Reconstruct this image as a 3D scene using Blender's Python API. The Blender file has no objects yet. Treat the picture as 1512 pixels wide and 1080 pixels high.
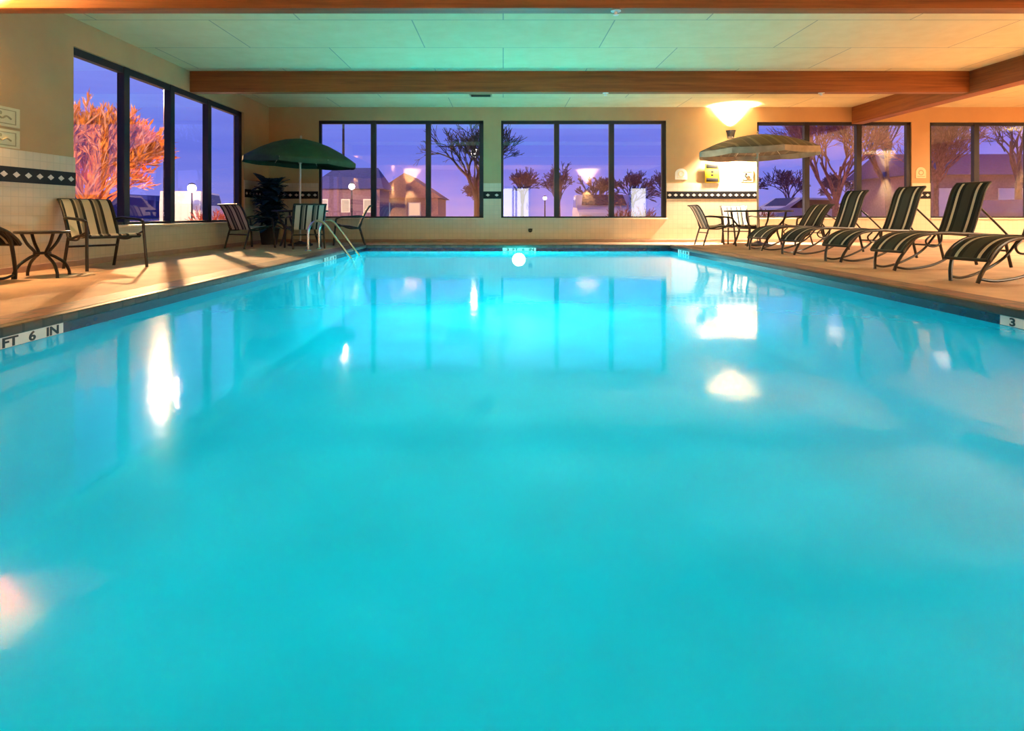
import bpy, bmesh, math, random
from mathutils import Vector, Matrix
random.seed(7)
PI = math.pi
R = math.radians
sc = bpy.context.scene
col = sc.collection

# ------------------------------------------------------------------ constants
H = 0.62            # lens height above the deck
WL = -0.12          # water level
XW0, XW1 = -5.11, 14.4      # side walls
YB, YF = -5.3, 13.3         # rear wall, far wall
CEIL = 2.95
PX0, PX1, PY0, PY1 = -2.74, 3.33, 0.30, 12.1   # pool

# ------------------------------------------------------------------ materials
def nodes_of(name):
    m = bpy.data.materials.new(name)
    m.use_nodes = True
    nt = m.node_tree
    for n in list(nt.nodes):
        nt.nodes.remove(n)
    out = nt.nodes.new('ShaderNodeOutputMaterial')
    return m, nt, out

def N(nt, kind, **kw):
    n = nt.nodes.new(kind)
    for k, v in kw.items():
        if k in n.inputs:
            n.inputs[k].default_value = v
        else:
            setattr(n, k, v)
    return n

def c4(c):
    return (c[0], c[1], c[2], 1.0)

def mat(name, colr, rough=0.6, metal=0.0, var=0.12, scale=8.0, bump=0.0, bscale=60.0, emit=None, estr=0.0, spec=0.5):
    """plain surface with a gentle noise mottling and optional fine bump"""
    m, nt, out = nodes_of(name)
    b = N(nt, 'ShaderNodeBsdfPrincipled')
    b.inputs['Roughness'].default_value = rough
    b.inputs['Metallic'].default_value = metal
    b.inputs['Specular IOR Level'].default_value = spec
    tc = N(nt, 'ShaderNodeTexCoord')
    nz = N(nt, 'ShaderNodeTexNoise', Scale=scale, Detail=4.0)
    nt.links.new(tc.outputs['Object'], nz.inputs['Vector'])
    rp = N(nt, 'ShaderNodeValToRGB')
    rp.color_ramp.elements[0].position = 0.3
    rp.color_ramp.elements[1].position = 0.7
    rp.color_ramp.elements[0].color = c4([x * (1 - var) for x in colr])
    rp.color_ramp.elements[1].color = c4([min(1, x * (1 + var)) for x in colr])
    nt.links.new(nz.outputs['Fac'], rp.inputs['Fac'])
    nt.links.new(rp.outputs['Color'], b.inputs['Base Color'])
    if bump:
        n2 = N(nt, 'ShaderNodeTexNoise', Scale=bscale, Detail=3.0)
        nt.links.new(tc.outputs['Object'], n2.inputs['Vector'])
        bp = N(nt, 'ShaderNodeBump', Strength=bump, Distance=0.01)
        nt.links.new(n2.outputs['Fac'], bp.inputs['Height'])
        nt.links.new(bp.outputs['Normal'], b.inputs['Normal'])
    if emit:
        b.inputs['Emission Color'].default_value = c4(emit)
        b.inputs['Emission Strength'].default_value = estr
    nt.links.new(b.outputs['BSDF'], out.inputs['Surface'])
    return m

def swizzle(nt, axes):
    """object coordinates re-ordered so that a texture's u, v follow the given axes"""
    tc = N(nt, 'ShaderNodeTexCoord')
    sp = N(nt, 'ShaderNodeSeparateXYZ')
    cb = N(nt, 'ShaderNodeCombineXYZ')
    nt.links.new(tc.outputs['Object'], sp.inputs[0])
    for i, a in enumerate(axes):
        nt.links.new(sp.outputs['XYZ'.index(a)], cb.inputs[i])
    return cb.outputs[0]

def brick_mat(name, axes, bw, bh, c1, c2, cm, mortar=0.01, offset=0.5, rough=0.6, spec=0.5, bump=0.1, nvar=0.2):
    m, nt, out = nodes_of(name)
    b = N(nt, 'ShaderNodeBsdfPrincipled', Roughness=rough)
    b.inputs['Specular IOR Level'].default_value = spec
    v = swizzle(nt, axes)
    br = N(nt, 'ShaderNodeTexBrick')
    br.offset = offset
    br.inputs['Color1'].default_value = c4(c1)
    br.inputs['Color2'].default_value = c4(c2)
    br.inputs['Mortar'].default_value = c4(cm)
    br.inputs['Scale'].default_value = 1.0
    br.inputs['Mortar Size'].default_value = mortar
    br.inputs['Brick Width'].default_value = bw
    br.inputs['Row Height'].default_value = bh
    nt.links.new(v, br.inputs['Vector'])
    nz = N(nt, 'ShaderNodeTexNoise', Scale=3.0, Detail=5.0)
    nt.links.new(v, nz.inputs['Vector'])
    mx = N(nt, 'ShaderNodeMix', data_type='RGBA', blend_type='OVERLAY')
    mx.inputs[0].default_value = nvar
    nt.links.new(br.outputs['Color'], mx.inputs[6])
    nt.links.new(nz.outputs['Color'], mx.inputs[7])
    hs = N(nt, 'ShaderNodeHueSaturation', Saturation=0.0)
    nt.links.new(nz.outputs['Color'], hs.inputs['Color'])
    nt.links.new(hs.outputs['Color'], mx.inputs[7])
    nt.links.new(mx.outputs[2], b.inputs['Base Color'])
    bp = N(nt, 'ShaderNodeBump', Strength=bump, Distance=0.004)
    inv = N(nt, 'ShaderNodeMath', operation='SUBTRACT')
    inv.inputs[0].default_value = 1.0
    nt.links.new(br.outputs['Fac'], inv.inputs[1])
    nt.links.new(inv.outputs[0], bp.inputs['Height'])
    nt.links.new(bp.outputs['Normal'], b.inputs['Normal'])
    nt.links.new(b.outputs['BSDF'], out.inputs['Surface'])
    return m

def wood_mat(name, ax, c1, c2):
    m, nt, out = nodes_of(name)
    b = N(nt, 'ShaderNodeBsdfPrincipled', Roughness=0.55)
    v = swizzle(nt, ax)
    mp = N(nt, 'ShaderNodeMapping')
    mp.inputs['Scale'].default_value = (0.35, 9.0, 9.0)
    nt.links.new(v, mp.inputs['Vector'])
    nz = N(nt, 'ShaderNodeTexNoise', Scale=2.2, Detail=6.0, Roughness=0.65, Distortion=0.6)
    nt.links.new(mp.outputs[0], nz.inputs['Vector'])
    rp = N(nt, 'ShaderNodeValToRGB')
    rp.color_ramp.elements[0].position = 0.32
    rp.color_ramp.elements[1].position = 0.68
    rp.color_ramp.elements[0].color = c4(c1)
    rp.color_ramp.elements[1].color = c4(c2)
    nt.links.new(nz.outputs['Fac'], rp.inputs['Fac'])
    nt.links.new(rp.outputs['Color'], b.inputs['Base Color'])
    nt.links.new(b.outputs['BSDF'], out.inputs['Surface'])
    return m

def stripe_mat(name, axis, period, stops, shift=0.0, rough=0.75, translucent=0.0):
    """fabric with stripes across one object axis; stops = [(position 0-1, colour)]"""
    m, nt, out = nodes_of(name)
    b = N(nt, 'ShaderNodeBsdfPrincipled', Roughness=rough)
    b.inputs['Specular IOR Level'].default_value = 0.25
    tc = N(nt, 'ShaderNodeTexCoord')
    sp = N(nt, 'ShaderNodeSeparateXYZ')
    nt.links.new(tc.outputs['Object'], sp.inputs[0])
    a = N(nt, 'ShaderNodeMath', operation='MULTIPLY_ADD')
    nt.links.new(sp.outputs['XYZ'.index(axis)], a.inputs[0])
    a.inputs[1].default_value = 1.0 / period
    a.inputs[2].default_value = 10.0 + shift
    f = N(nt, 'ShaderNodeMath', operation='FRACT')
    nt.links.new(a.outputs[0], f.inputs[0])
    rp = N(nt, 'ShaderNodeValToRGB')
    rp.color_ramp.interpolation = 'CONSTANT'
    els = rp.color_ramp.elements
    els[0].position, els[0].color = stops[0][0], c4(stops[0][1])
    els[1].position, els[1].color = stops[1][0], c4(stops[1][1])
    for p, c in stops[2:]:
        e = els.new(p)
        e.color = c4(c)
    nt.links.new(f.outputs[0], rp.inputs['Fac'])
    nt.links.new(rp.outputs['Color'], b.inputs['Base Color'])
    nt.links.new(b.outputs['BSDF'], out.inputs['Surface'])
    return m

def emit_mat(name, colr, s):
    m, nt, out = nodes_of(name)
    e = N(nt, 'ShaderNodeEmission', Strength=s)
    e.inputs['Color'].default_value = c4(colr)
    nt.links.new(e.outputs[0], out.inputs['Surface'])
    return m

def glass_mat(name, fac=0.07, tint=(1, 1, 1)):
    m, nt, out = nodes_of(name)
    t = N(nt, 'ShaderNodeBsdfTransparent')
    t.inputs['Color'].default_value = c4(tint)
    g = N(nt, 'ShaderNodeBsdfGlossy', Roughness=0.02)
    lw = N(nt, 'ShaderNodeLayerWeight', Blend=0.5)
    pw = N(nt, 'ShaderNodeMath', operation='POWER')
    nt.links.new(lw.outputs['Facing'], pw.inputs[0])
    pw.inputs[1].default_value = 5.0
    ad = N(nt, 'ShaderNodeMath', operation='MULTIPLY_ADD')
    nt.links.new(pw.outputs[0], ad.inputs[0])
    ad.inputs[1].default_value = 0.6
    ad.inputs[2].default_value = fac
    mx = N(nt, 'ShaderNodeMixShader')
    nt.links.new(ad.outputs[0], mx.inputs[0])
    nt.links.new(t.outputs[0], mx.inputs[1])
    nt.links.new(g.outputs[0], mx.inputs[2])
    nt.links.new(mx.outputs[0], out.inputs['Surface'])
    return m

def water_mat():
    m, nt, out = nodes_of('pool_water')
    tc = N(nt, 'ShaderNodeTexCoord')
    mp = N(nt, 'ShaderNodeMapping')
    mp.inputs['Scale'].default_value = (1.0, 1.0, 1.0)
    nt.links.new(tc.outputs['Object'], mp.inputs['Vector'])
    n1 = N(nt, 'ShaderNodeTexNoise', Scale=2.2, Detail=3.0, Roughness=0.5, Distortion=0.4)
    n2 = N(nt, 'ShaderNodeTexNoise', Scale=7.0, Detail=2.0, Roughness=0.5)
    nt.links.new(mp.outputs[0], n1.inputs['Vector'])
    nt.links.new(mp.outputs[0], n2.inputs['Vector'])
    a = N(nt, 'ShaderNodeMath', operation='MULTIPLY_ADD')
    nt.links.new(n2.outputs['Fac'], a.inputs[0])
    a.inputs[1].default_value = 0.28
    nt.links.new(n1.outputs['Fac'], a.inputs[2])
    bp = N(nt, 'ShaderNodeBump', Strength=0.12, Distance=0.012)
    nt.links.new(a.outputs[0], bp.inputs['Height'])
    t = N(nt, 'ShaderNodeBsdfTransparent')
    t.inputs['Color'].default_value = c4((0.30, 0.97, 1.0))
    tr = N(nt, 'ShaderNodeBsdfTranslucent')
    tr.inputs['Color'].default_value = c4((0.0, 0.88, 1.0))
    m1 = N(nt, 'ShaderNodeMixShader')
    m1.inputs[0].default_value = 0.5
    nt.links.new(t.outputs[0], m1.inputs[1])
    nt.links.new(tr.outputs[0], m1.inputs[2])
    g = N(nt, 'ShaderNodeBsdfGlossy', Roughness=0.07)
    nt.links.new(bp.outputs['Normal'], g.inputs['Normal'])
    fr = N(nt, 'ShaderNodeFresnel', IOR=1.33)
    nt.links.new(bp.outputs['Normal'], fr.inputs['Normal'])
    mx = N(nt, 'ShaderNodeMixShader')
    nt.links.new(fr.outputs[0], mx.inputs[0])
    nt.links.new(m1.outputs[0], mx.inputs[1])
    nt.links.new(g.outputs[0], mx.inputs[2])
    nt.links.new(mx.outputs[0], out.inputs['Surface'])
    return m

M = {}
M['paint'] = mat('olive_tan_paint', (0.49, 0.31, 0.155), 0.8, var=0.06, scale=2.0, bump=0.08, bscale=120)
M['tile_left'] = brick_mat('wall_tile_side', 'YZX', 0.10, 0.10, (0.66, 0.54, 0.40), (0.62, 0.51, 0.37), (0.54, 0.45, 0.33), 0.004, 0.0, 0.35, 0.5, 0.08, 0.1)
M['tile_far'] = brick_mat('wall_tile_far', 'XZY', 0.10, 0.10, (0.66, 0.54, 0.40), (0.62, 0.51, 0.37), (0.54, 0.45, 0.33), 0.004, 0.0, 0.35, 0.5, 0.08, 0.1)
M['navy'] = mat('navy_border_tile', (0.006, 0.006, 0.010), 0.6, var=0.3, spec=0.2)
M['diamond'] = mat('cream_diamond_tile', (0.62, 0.58, 0.55), 0.35)
M['ceiling'] = brick_mat('ceiling_panel', 'XYZ', 2.44, 1.22, (0.70, 0.61, 0.35), (0.66, 0.575, 0.33), (0.34, 0.33, 0.25), 0.008, 0.45, 0.9, 0.2, 0.1, 0.25)
M['beamx'] = wood_mat('beam_wood_across', 'XYZ', (0.17, 0.048, 0.011), (0.33, 0.110, 0.026))
M['beamy'] = wood_mat('beam_wood_along', 'YXZ', (0.17, 0.048, 0.011), (0.33, 0.110, 0.026))
M['deck'] = mat('deck_concrete', (0.50, 0.31, 0.19), 0.7, var=0.18, scale=2.5, bump=0.25, bscale=70, spec=0.35)
M['coping'] = brick_mat('coping_brick', 'XYZ', 0.20, 0.20, (0.20, 0.10, 0.075), (0.26, 0.15, 0.11), (0.12, 0.10, 0.08), 0.012, 0.5, 0.6, 0.4, 0.2, 0.3)
M['nosing'] = brick_mat('nosing_tile', 'XYZ', 0.15, 0.15, (0.030, 0.032, 0.026), (0.075, 0.065, 0.048), (0.03, 0.032, 0.028), 0.01, 0.0, 0.5, 0.4, 0.2, 0.4)
M['band_y'] = brick_mat('waterline_mosaic_side', 'YZX', 0.05, 0.025, (0.002, 0.004, 0.02), (0.010, 0.018, 0.055), (0.006, 0.012, 0.03), 0.002, 0.5, 0.25, 0.5, 0.1, 0.5)
M['band_x'] = brick_mat('waterline_mosaic_end', 'XZY', 0.05, 0.025, (0.002, 0.004, 0.02), (0.010, 0.018, 0.055), (0.006, 0.012, 0.03), 0.002, 0.5, 0.25, 0.5, 0.1, 0.5)
M['plaster'] = mat('pool_plaster', (0.005, 0.68, 0.82), 0.7, var=0.18, scale=1.3, spec=0.1)  # mottling imitates caustic light, put into the plaster colour
M['water'] = water_mat()
M['frame'] = mat('dark_window_frame', (0.006, 0.005, 0.012), 0.6, var=0.1)
M['glass'] = glass_mat('window_glass', 0.17)
M['metal_dark'] = mat('dark_bronze_tube', (0.022, 0.016, 0.013), 0.38, 0.3, var=0.2)
M['black'] = mat('black_metal', (0.01, 0.01, 0.012), 0.4, var=0.2)
M['chrome'] = mat('brushed_steel', (0.72, 0.68, 0.60), 0.22, 1.0, var=0.05)
M['white'] = mat('white_paint', (0.75, 0.74, 0.70), 0.5, var=0.04)
DK, BK, CR, GY = (0.030, 0.034, 0.030), (0.008, 0.008, 0.009), (0.52, 0.46, 0.36), (0.16, 0.14, 0.11)
M['sling_chaise'] = stripe_mat('striped_sling_dark', 'Y', 0.20, [(0, DK), (0.22, BK), (0.42, CR), (0.56, BK), (0.72, DK)], 0.0)
M["sling_chair"] = stripe_mat('striped_sling_cream', 'X', 0.20, [(0, CR), (0.28, BK), (0.44, GY), (0.62, (0.34, 0.30, 0.24)), (0.70, BK), (0.86, CR)], 0.05)
M['green_fabric'] = mat('dark_green_canopy', (0.008, 0.042, 0.016), 0.7, var=0.35, scale=5)
M['grey_fabric'] = stripe_mat('grey_tan_canopy', 'X', 0.34, [(0, (0.12, 0.105, 0.075)), (0.45, (0.17, 0.15, 0.11)), (0.52, (0.10, 0.095, 0.075)), (0.85, (0.20, 0.175, 0.125))])
M['tan_valance'] = mat('tan_valance', (0.36, 0.31, 0.23), 0.7, var=0.2, scale=6)
M['pole'] = mat('cream_pole', (0.55, 0.50, 0.40), 0.4, var=0.05)
M['table'] = mat('dark_table_top', (0.02, 0.017, 0.015), 0.25, var=0.2)
M['tableglass'] = mat('smoked_table_glass', (0.05, 0.05, 0.045), 0.08, var=0.1)
M['leaf'] = mat('blue_green_leaf', (0.006, 0.036, 0.062), 0.45, var=0.5, scale=6)
M['pot'] = mat('dark_pot', (0.03, 0.022, 0.018), 0.6)
M['soil'] = mat('soil', (0.02, 0.014, 0.01), 0.9)
M['plaque'] = mat('tan_plaque', (0.66, 0.58, 0.36), 0.5, var=0.05)
M['plaque_mark'] = mat('plaque_relief', (0.34, 0.28, 0.15), 0.5)
M['yellow'] = mat('yellow_sign', (0.85, 0.60, 0.02), 0.5, var=0.03)
M['sky_lamp'] = emit_mat('street_lamp_globe', (1.0, 0.88, 0.82), 6.0)
M['orange_lamp'] = emit_mat('sodium_lamp_globe', (1.0, 0.85, 0.68), 260.0)
M['pool_lamp'] = emit_mat('pool_light_lens', (1.0, 0.97, 0.85), 60.0)
M['bulb'] = emit_mat('sconce_bulb', (1.0, 0.78, 0.5), 20.0)
M['doorlight'] = emit_mat('lit_door_glass', (1.0, 0.93, 0.85), 5.0)
M['ground'] = mat('frosty_ground', (0.34, 0.27, 0.33), 0.9, var=0.3, scale=0.5)
M['asphalt'] = mat('asphalt', (0.20, 0.17, 0.24), 0.8, var=0.2, scale=1.0)
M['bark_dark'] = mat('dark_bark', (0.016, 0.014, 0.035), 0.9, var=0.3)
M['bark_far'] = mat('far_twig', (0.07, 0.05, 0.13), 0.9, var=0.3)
M['bark_red'] = mat('reddish_twig', (0.26, 0.11, 0.13), 0.9, var=0.4)
M['twig_orange'] = mat('orange_lit_twig', (0.80, 0.30, 0.07), 0.8, var=0.5, scale=2.0)  # orange of the lamp light put into the twig colour
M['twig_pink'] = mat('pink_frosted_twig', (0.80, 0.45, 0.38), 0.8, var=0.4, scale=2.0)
M['bush'] = mat('rust_bush', (0.36, 0.10, 0.06), 0.9, var=0.4)
M['car_white'] = mat('white_car_paint', (0.80, 0.78, 0.80), 0.25, 0.1, var=0.03)
M['car_blue'] = mat('blue_car_paint', (0.03, 0.05, 0.30), 0.25, 0.2, var=0.05)
M['car_glass'] = mat('car_glass', (0.02, 0.02, 0.05), 0.08)
M['tyre'] = mat('tyre_rubber', (0.01, 0.01, 0.012), 0.8)
M['brickwall'] = mat('mauve_siding', (0.22, 0.13, 0.20), 0.8, var=0.15)
M['roof_blue'] = mat('blue_shingles', (0.05, 0.06, 0.26), 0.8, var=0.15)
M['roof_brown'] = mat('brown_shingles', (0.22, 0.12, 0.15), 0.8, var=0.15)
M['litwin'] = emit_mat('lit_window', (1.0, 0.66, 0.5), 0.9)

# ------------------------------------------------------------------ mesh helpers
class MB:
    def __init__(self):
        self.bm = bmesh.new()
        self.mi = 0
    def _faces(self, verts, faces):
        vs = [self.bm.verts.new(v) for v in verts]
        for f in faces:
            try:
                fc = self.bm.faces.new([vs[i] for i in f])
                fc.material_index = self.mi
            except ValueError:
                pass
        return vs
    def quad(self, a, b, c, d):
        self._faces([a, b, c, d], [(0, 1, 2, 3)])
        return self
    def box(self, x0, x1, y0, y1, z0, z1, mtx=None):
        v = [Vector(p) for p in ((x0, y0, z0), (x1, y0, z0), (x1, y1, z0), (x0, y1, z0), (x0, y0, z1), (x1, y0, z1), (x1, y1, z1), (x0, y1, z1))]
        if mtx:
            v = [mtx @ p for p in v]
        self._faces(v, [(3, 2, 1, 0), (4, 5, 6, 7), (0, 1, 5, 4), (1, 2, 6, 5), (2, 3, 7, 6), (3, 0, 4, 7)])
        return self
    def bbox(self, x0, x1, y0, y1, z0, z1, bev=0.008, seg=2):
        t = bmesh.new()
        bmesh.ops.create_cube(t, size=1.0)
        for v in t.verts:
            v.co = Vector(((x0 + x1) / 2 + v.co.x * (x1 - x0), (y0 + y1) / 2 + v.co.y * (y1 - y0), (z0 + z1) / 2 + v.co.z * (z1 - z0)))
        bmesh.ops.bevel(t, geom=list(t.edges), offset=bev, segments=seg, affect='EDGES', profile=0.6)
        t.verts.index_update()
        self._faces([v.co.copy() for v in t.verts], [[v.index for v in f.verts] for f in t.faces])
        t.free()
        return self
    def tube(self, pts, r, n=8, closed=False, smooth=0):
        pts = [Vector(p) for p in pts]
        if smooth:
            pts = spline(pts, smooth, closed)
        rs = r if isinstance(r, (list, tuple)) else [r] * len(pts)
        if len(rs) != len(pts):
            rs = [rs[0] + (rs[-1] - rs[0]) * i / (len(pts) - 1) for i in range(len(pts))]
        m = len(pts)
        verts, faces = [], []
        prev = None
        for i, p in enumerate(pts):
            a = pts[(i - 1) % m] if (closed or i > 0) else p
            b = pts[(i + 1) % m] if (closed or i < m - 1) else p
            t = (b - a)
            if t.length < 1e-9:
                t = Vector((0, 0, 1))
            t.normalize()
            if prev is None:
                u = t.cross(Vector((0, 0, 1)))
                if u.length < 1e-3:
                    u = t.cross(Vector((1, 0, 0)))
            else:
                u = prev - t * prev.dot(t)
                if u.length < 1e-6:
                    u = t.cross(Vector((1, 0, 0)))
            u.normalize()
            prev = u
            w = t.cross(u)
            for k in range(n):
                an = 2 * PI * k / n
                verts.append(p + (u * math.cos(an) + w * math.sin(an)) * rs[i])
        for i in range(m if closed else m - 1):
            j = (i + 1) % m
            for k in range(n):
                l = (k + 1) % n
                faces.append((i * n + k, i * n + l, j * n + l, j * n + k))
        if not closed:
            faces.append(tuple(range(n))[::-1])
            faces.append(tuple((m - 1) * n + k for k in range(n)))
        self._faces(verts, faces)
        return self
    def lathe(self, prof, n=24, c=(0, 0, 0), a0=0.0, a1=2 * PI, mtx=None):
        full = abs(a1 - a0 - 2 * PI) < 1e-6
        k = n if full else n + 1
        verts, faces = [], []
        for r, z in prof:
            for i in range(k):
                an = a0 + (a1 - a0) * i / n
                v = Vector((c[0] + r * math.cos(an), c[1] + r * math.sin(an), c[2] + z))
                verts.append(mtx @ v if mtx else v)
        for j in range(len(prof) - 1):
            for i in range(n):
                l = (i + 1) % k
                faces.append((j * k + i, j * k + l, (j + 1) * k + l, (j + 1) * k + i))
        self._faces(verts, faces)
        return self
    def strip(self, prof, w0, w1, thick, axis='Y'):
        """a sling: (along, z) profile extruded across, with thickness"""
        pts = spline([Vector((a, 0, z)) for a, z in prof], 4)
        def P(p, w):
            return Vector((p.x, w, p.z)) if axis == 'Y' else Vector((w, p.x, p.z))
        verts, faces = [], []
        for i, p in enumerate(pts):
            a, b = pts[max(0, i - 1)], pts[min(len(pts) - 1, i + 1)]
            t = (b - a).normalized()
            nn = Vector((-t.z, 0, t.x)) * thick / 2
            for q, w in ((p + nn, w0), (p + nn, w1), (p - nn, w1), (p - nn, w0)):
                verts.append(P(q, w))
        for i in range(len(pts) - 1):
            for k in range(4):
                l = (k + 1) % 4
                faces.append((i * 4 + k, i * 4 + l, i * 4 + 4 + l, i * 4 + 4 + k))
        faces.append((3, 2, 1, 0))
        e = (len(pts) - 1) * 4
        faces.append((e, e + 1, e + 2, e + 3))
        self._faces(verts, faces)
        return self
    def prism(self, outline, d0, d1, fn, ):
        n = len(outline)
        verts = [fn(p, d0) for p in outline] + [fn(p, d1) for p in outline]
        faces = [tuple(range(n))[::-1], tuple(range(n, 2 * n))]
        for i in range(n):
            j = (i + 1) % n
            faces.append((i, j, n + j, n + i))
        self._faces(verts, faces)
        return self
    def mesh(self, name, m, smooth=35):
        bmesh.ops.recalc_face_normals(self.bm, faces=self.bm.faces)
        me = bpy.data.meshes.new(name)
        self.bm.to_mesh(me)
        self.bm.free()
        for x in (m if isinstance(m, (list, tuple)) else [m]):
            me.materials.append(x)
        if smooth:
            for p in me.polygons:
                p.use_smooth = True
            me.set_sharp_from_angle(angle=R(smooth))
        return me
    def build(self, name, m, parent=None, loc=None, rz=0.0, smooth=35):
        o = bpy.data.objects.new(name, self.mesh(name, m, smooth))
        col.objects.link(o)
        if loc is not None:
            o.location = loc
        o.rotation_euler.z = rz
        if parent:
            o.parent = parent
        return o

def spline(pts, sub=6, closed=False):
    pts = [Vector(p) for p in pts]
    n = len(pts)
    if n < 3:
        return pts
    out = []
    segs = n if closed else n - 1
    for i in range(segs):
        p1, p2 = pts[i], pts[(i + 1) % n]
        p0 = pts[(i - 1) % n] if (closed or i > 0) else p1 * 2 - p2
        p3 = pts[(i + 2) % n] if (closed or i < n - 2) else p2 * 2 - p1
        for k in range(sub):
            t = k / sub
            out.append(0.5 * ((2 * p1) + (p2 - p0) * t + (2 * p0 - 5 * p1 + 4 * p2 - p3) * t * t + (3 * p1 - p0 - 3 * p2 + p3) * t ** 3))
    if not closed:
        out.append(pts[-1])
    return out

def tag(o, label=None, cat=None, group=None, kind=None):
    if label: o['label'] = label
    if cat: o['category'] = cat
    if group: o['group'] = group
    if kind: o['kind'] = kind
    return o

def thing(name, label, cat, loc=(0, 0, 0), rz=0.0, group=None):
    o = bpy.data.objects.new(name, None)
    col.objects.link(o)
    o.empty_display_size = 0.1
    o.location = loc
    o.rotation_euler.z = rz
    return tag(o, label, cat, group)

def copy_tree(o, parent=None):
    c = o.copy()
    col.objects.link(c)
    if parent:
        c.parent = parent
    for ch in list(o.children):
        copy_tree(ch, c)
    return c

def dup(root, loc, rz, label, group=None):
    c = copy_tree(root)
    c.location = loc
    c.rotation_euler.z = rz
    c['label'] = label
    if group: c['group'] = group
    return c

def struct(o):
    o['kind'] = 'structure'
    return o

def text_mesh(name, body, size, m, parent, loc, rot, align='CENTER', extrude=0.001, bold=0.0):
    cu = bpy.data.curves.new(name, 'FONT')
    cu.body = body
    cu.size = size
    cu.align_x = align
    cu.align_y = 'CENTER'
    cu.extrude = extrude
    cu.offset = bold
    tmp = bpy.data.objects.new(name + '_tmp', cu)
    col.objects.link(tmp)
    bpy.context.view_layer.update()
    dg = bpy.context.evaluated_depsgraph_get()
    me = bpy.data.meshes.new_from_object(tmp.evaluated_get(dg))
    bpy.data.objects.remove(tmp)
    me.materials.clear()
    me.materials.append(m)
    o = bpy.data.objects.new(name, me)
    col.objects.link(o)
    o.location = loc
    o.rotation_euler = rot
    o.parent = parent
    return o

def light(kind, name, loc, energy, colr, parent=None, rot=(0, 0, 0), **kw):
    d = bpy.data.lights.new(name, kind)
    d.energy = energy
    d.color = colr
    for k, v in kw.items():
        setattr(d, k, v)
    o = bpy.data.objects.new(name, d)
    col.objects.link(o)
    o.location = loc
    o.rotation_euler = rot
    if parent:
        o.parent = parent
    return o

# ------------------------------------------------------------------ room shell
T = 0.20
SILL, HEAD = 0.53, 2.66
WIN = [(-4.03, -0.43, [-2.84, -1.64], HEAD), (-0.045, 3.56, [1.17, 2.37], HEAD), (5.54, 8.91, [6.64, 7.78], HEAD - 0.03), (9.31, 12.66, [10.35, 11.5], HEAD - 0.04)]
LW = (7.25, 12.0, [8.33, 9.48, 10.68])
LSILL, LHEAD = 0.47, 2.62
TILE_TOP, B0, B1 = 1.29, 0.95, 1.11

w = MB()
segs, x = [], XW0
for a, b, ms, hd in WIN:
    w.box(x, a, YF, YF + T, 0, CEIL + .1)
    w.box(a, b, YF, YF + T, 0, SILL)
    w.box(a, b, YF, YF + T, hd, CEIL + .1)
    segs.append((x, a))
    x = b
w.box(x, XW1, YF, YF + T, 0, CEIL + .1)
segs.append((x, XW1))
struct(w.build('wall_far', M['paint'], smooth=0))

w = MB()
w.box(XW0 - T, XW0, YB - T, LW[0], -.3, CEIL + .1)
w.box(XW0 - T, XW0, LW[0], LW[1], -.3, LSILL)
w.box(XW0 - T, XW0, LW[0], LW[1], LHEAD, CEIL + .1)
w.box(XW0 - T, XW0, LW[1], YF + T, -.3, CEIL + .1)
struct(w.build('wall_left', M['paint'], smooth=0))
struct(MB().box(XW1, XW1 + T, YB - T, YF + T, -.3, CEIL + .1).build('wall_right', M['paint'], smooth=0))
struct(MB().box(XW0 - T, XW1 + T, YB - T, YB, -.3, CEIL + .1).build('wall_rear', M['paint'], smooth=0))
struct(MB().box(XW0 - T, XW1 + T, YB - T, YF + T, CEIL, CEIL + .12).build('ceiling', M['ceiling'], smooth=0))

# tiled wainscot with a navy border band, one course per wall
def wain_far():
    t, b, d = MB(), MB(), MB()
    e = 0.02
    for (a, c) in segs:
        a2 = a if a == XW0 else a
        t.box(a2, c, YF - e, YF, 0, TILE_TOP)
        b.box(a2, c, YF - e - .006, YF - e, B0, B1)
        n = max(1, int((c - a) / .13))
        st = (c - a) / n
        for i in range(n):
            cx = a + st * (i + .5)
            z = (B0 + B1) / 2
            y = YF - e - .009
            d._faces([(cx - .045, y, z), (cx, y, z - .032), (cx + .045, y, z), (cx, y, z + .032)], [(0, 1, 2, 3)])
    for a, c, ms, hd in WIN:
        t.box(a, c, YF - e, YF, 0, SILL - .03)
    return t, b, d
t, b, d = wain_far()
o = struct(t.build('trim_1', M['tile_far'], smooth=0))
b.build('border_band', M['navy'], o, smooth=0)
d.build('diamond_inlay', M['diamond'], o, smooth=0)
t, b, d = MB(), MB(), MB()
e = 0.02
for (a, c) in ((YB, LW[0]), (LW[1], YF)):
    t.box(XW0, XW0 + e, a, c, 0, TILE_TOP)
    b.box(XW0 + e, XW0 + e + .006, a, c, B0, B1)
    n = int((c - a) / .16)
    st = (c - a) / n
    for i in range(n):
        cy = a + st * (i + .5)
        z, x = (B0 + B1) / 2, XW0 + e + .009
        d._faces([(x, cy - .05, z), (x, cy, z - .032), (x, cy + .05, z), (x, cy, z + .032)], [(0, 1, 2, 3)])
t.box(XW0, XW0 + e, LW[0], LW[1], 0, LSILL - .03)
o = struct(t.build('trim_2', M['tile_left'], smooth=0))
b.build('border_band', M['navy'], o, smooth=0)
d.build('diamond_inlay', M['diamond'], o, smooth=0)
# cove base
struct(MB().bbox(XW0, XW1, YF - .035, YF, 0, .07, .01).build('baseboard_far', mat('cove_base', (0.38, 0.24, 0.18), 0.5)))
struct(MB().bbox(XW0, XW0 + .035, YB, YF, 0, .07, .01).build('baseboard_left', bpy.data.materials['cove_base']))

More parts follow.
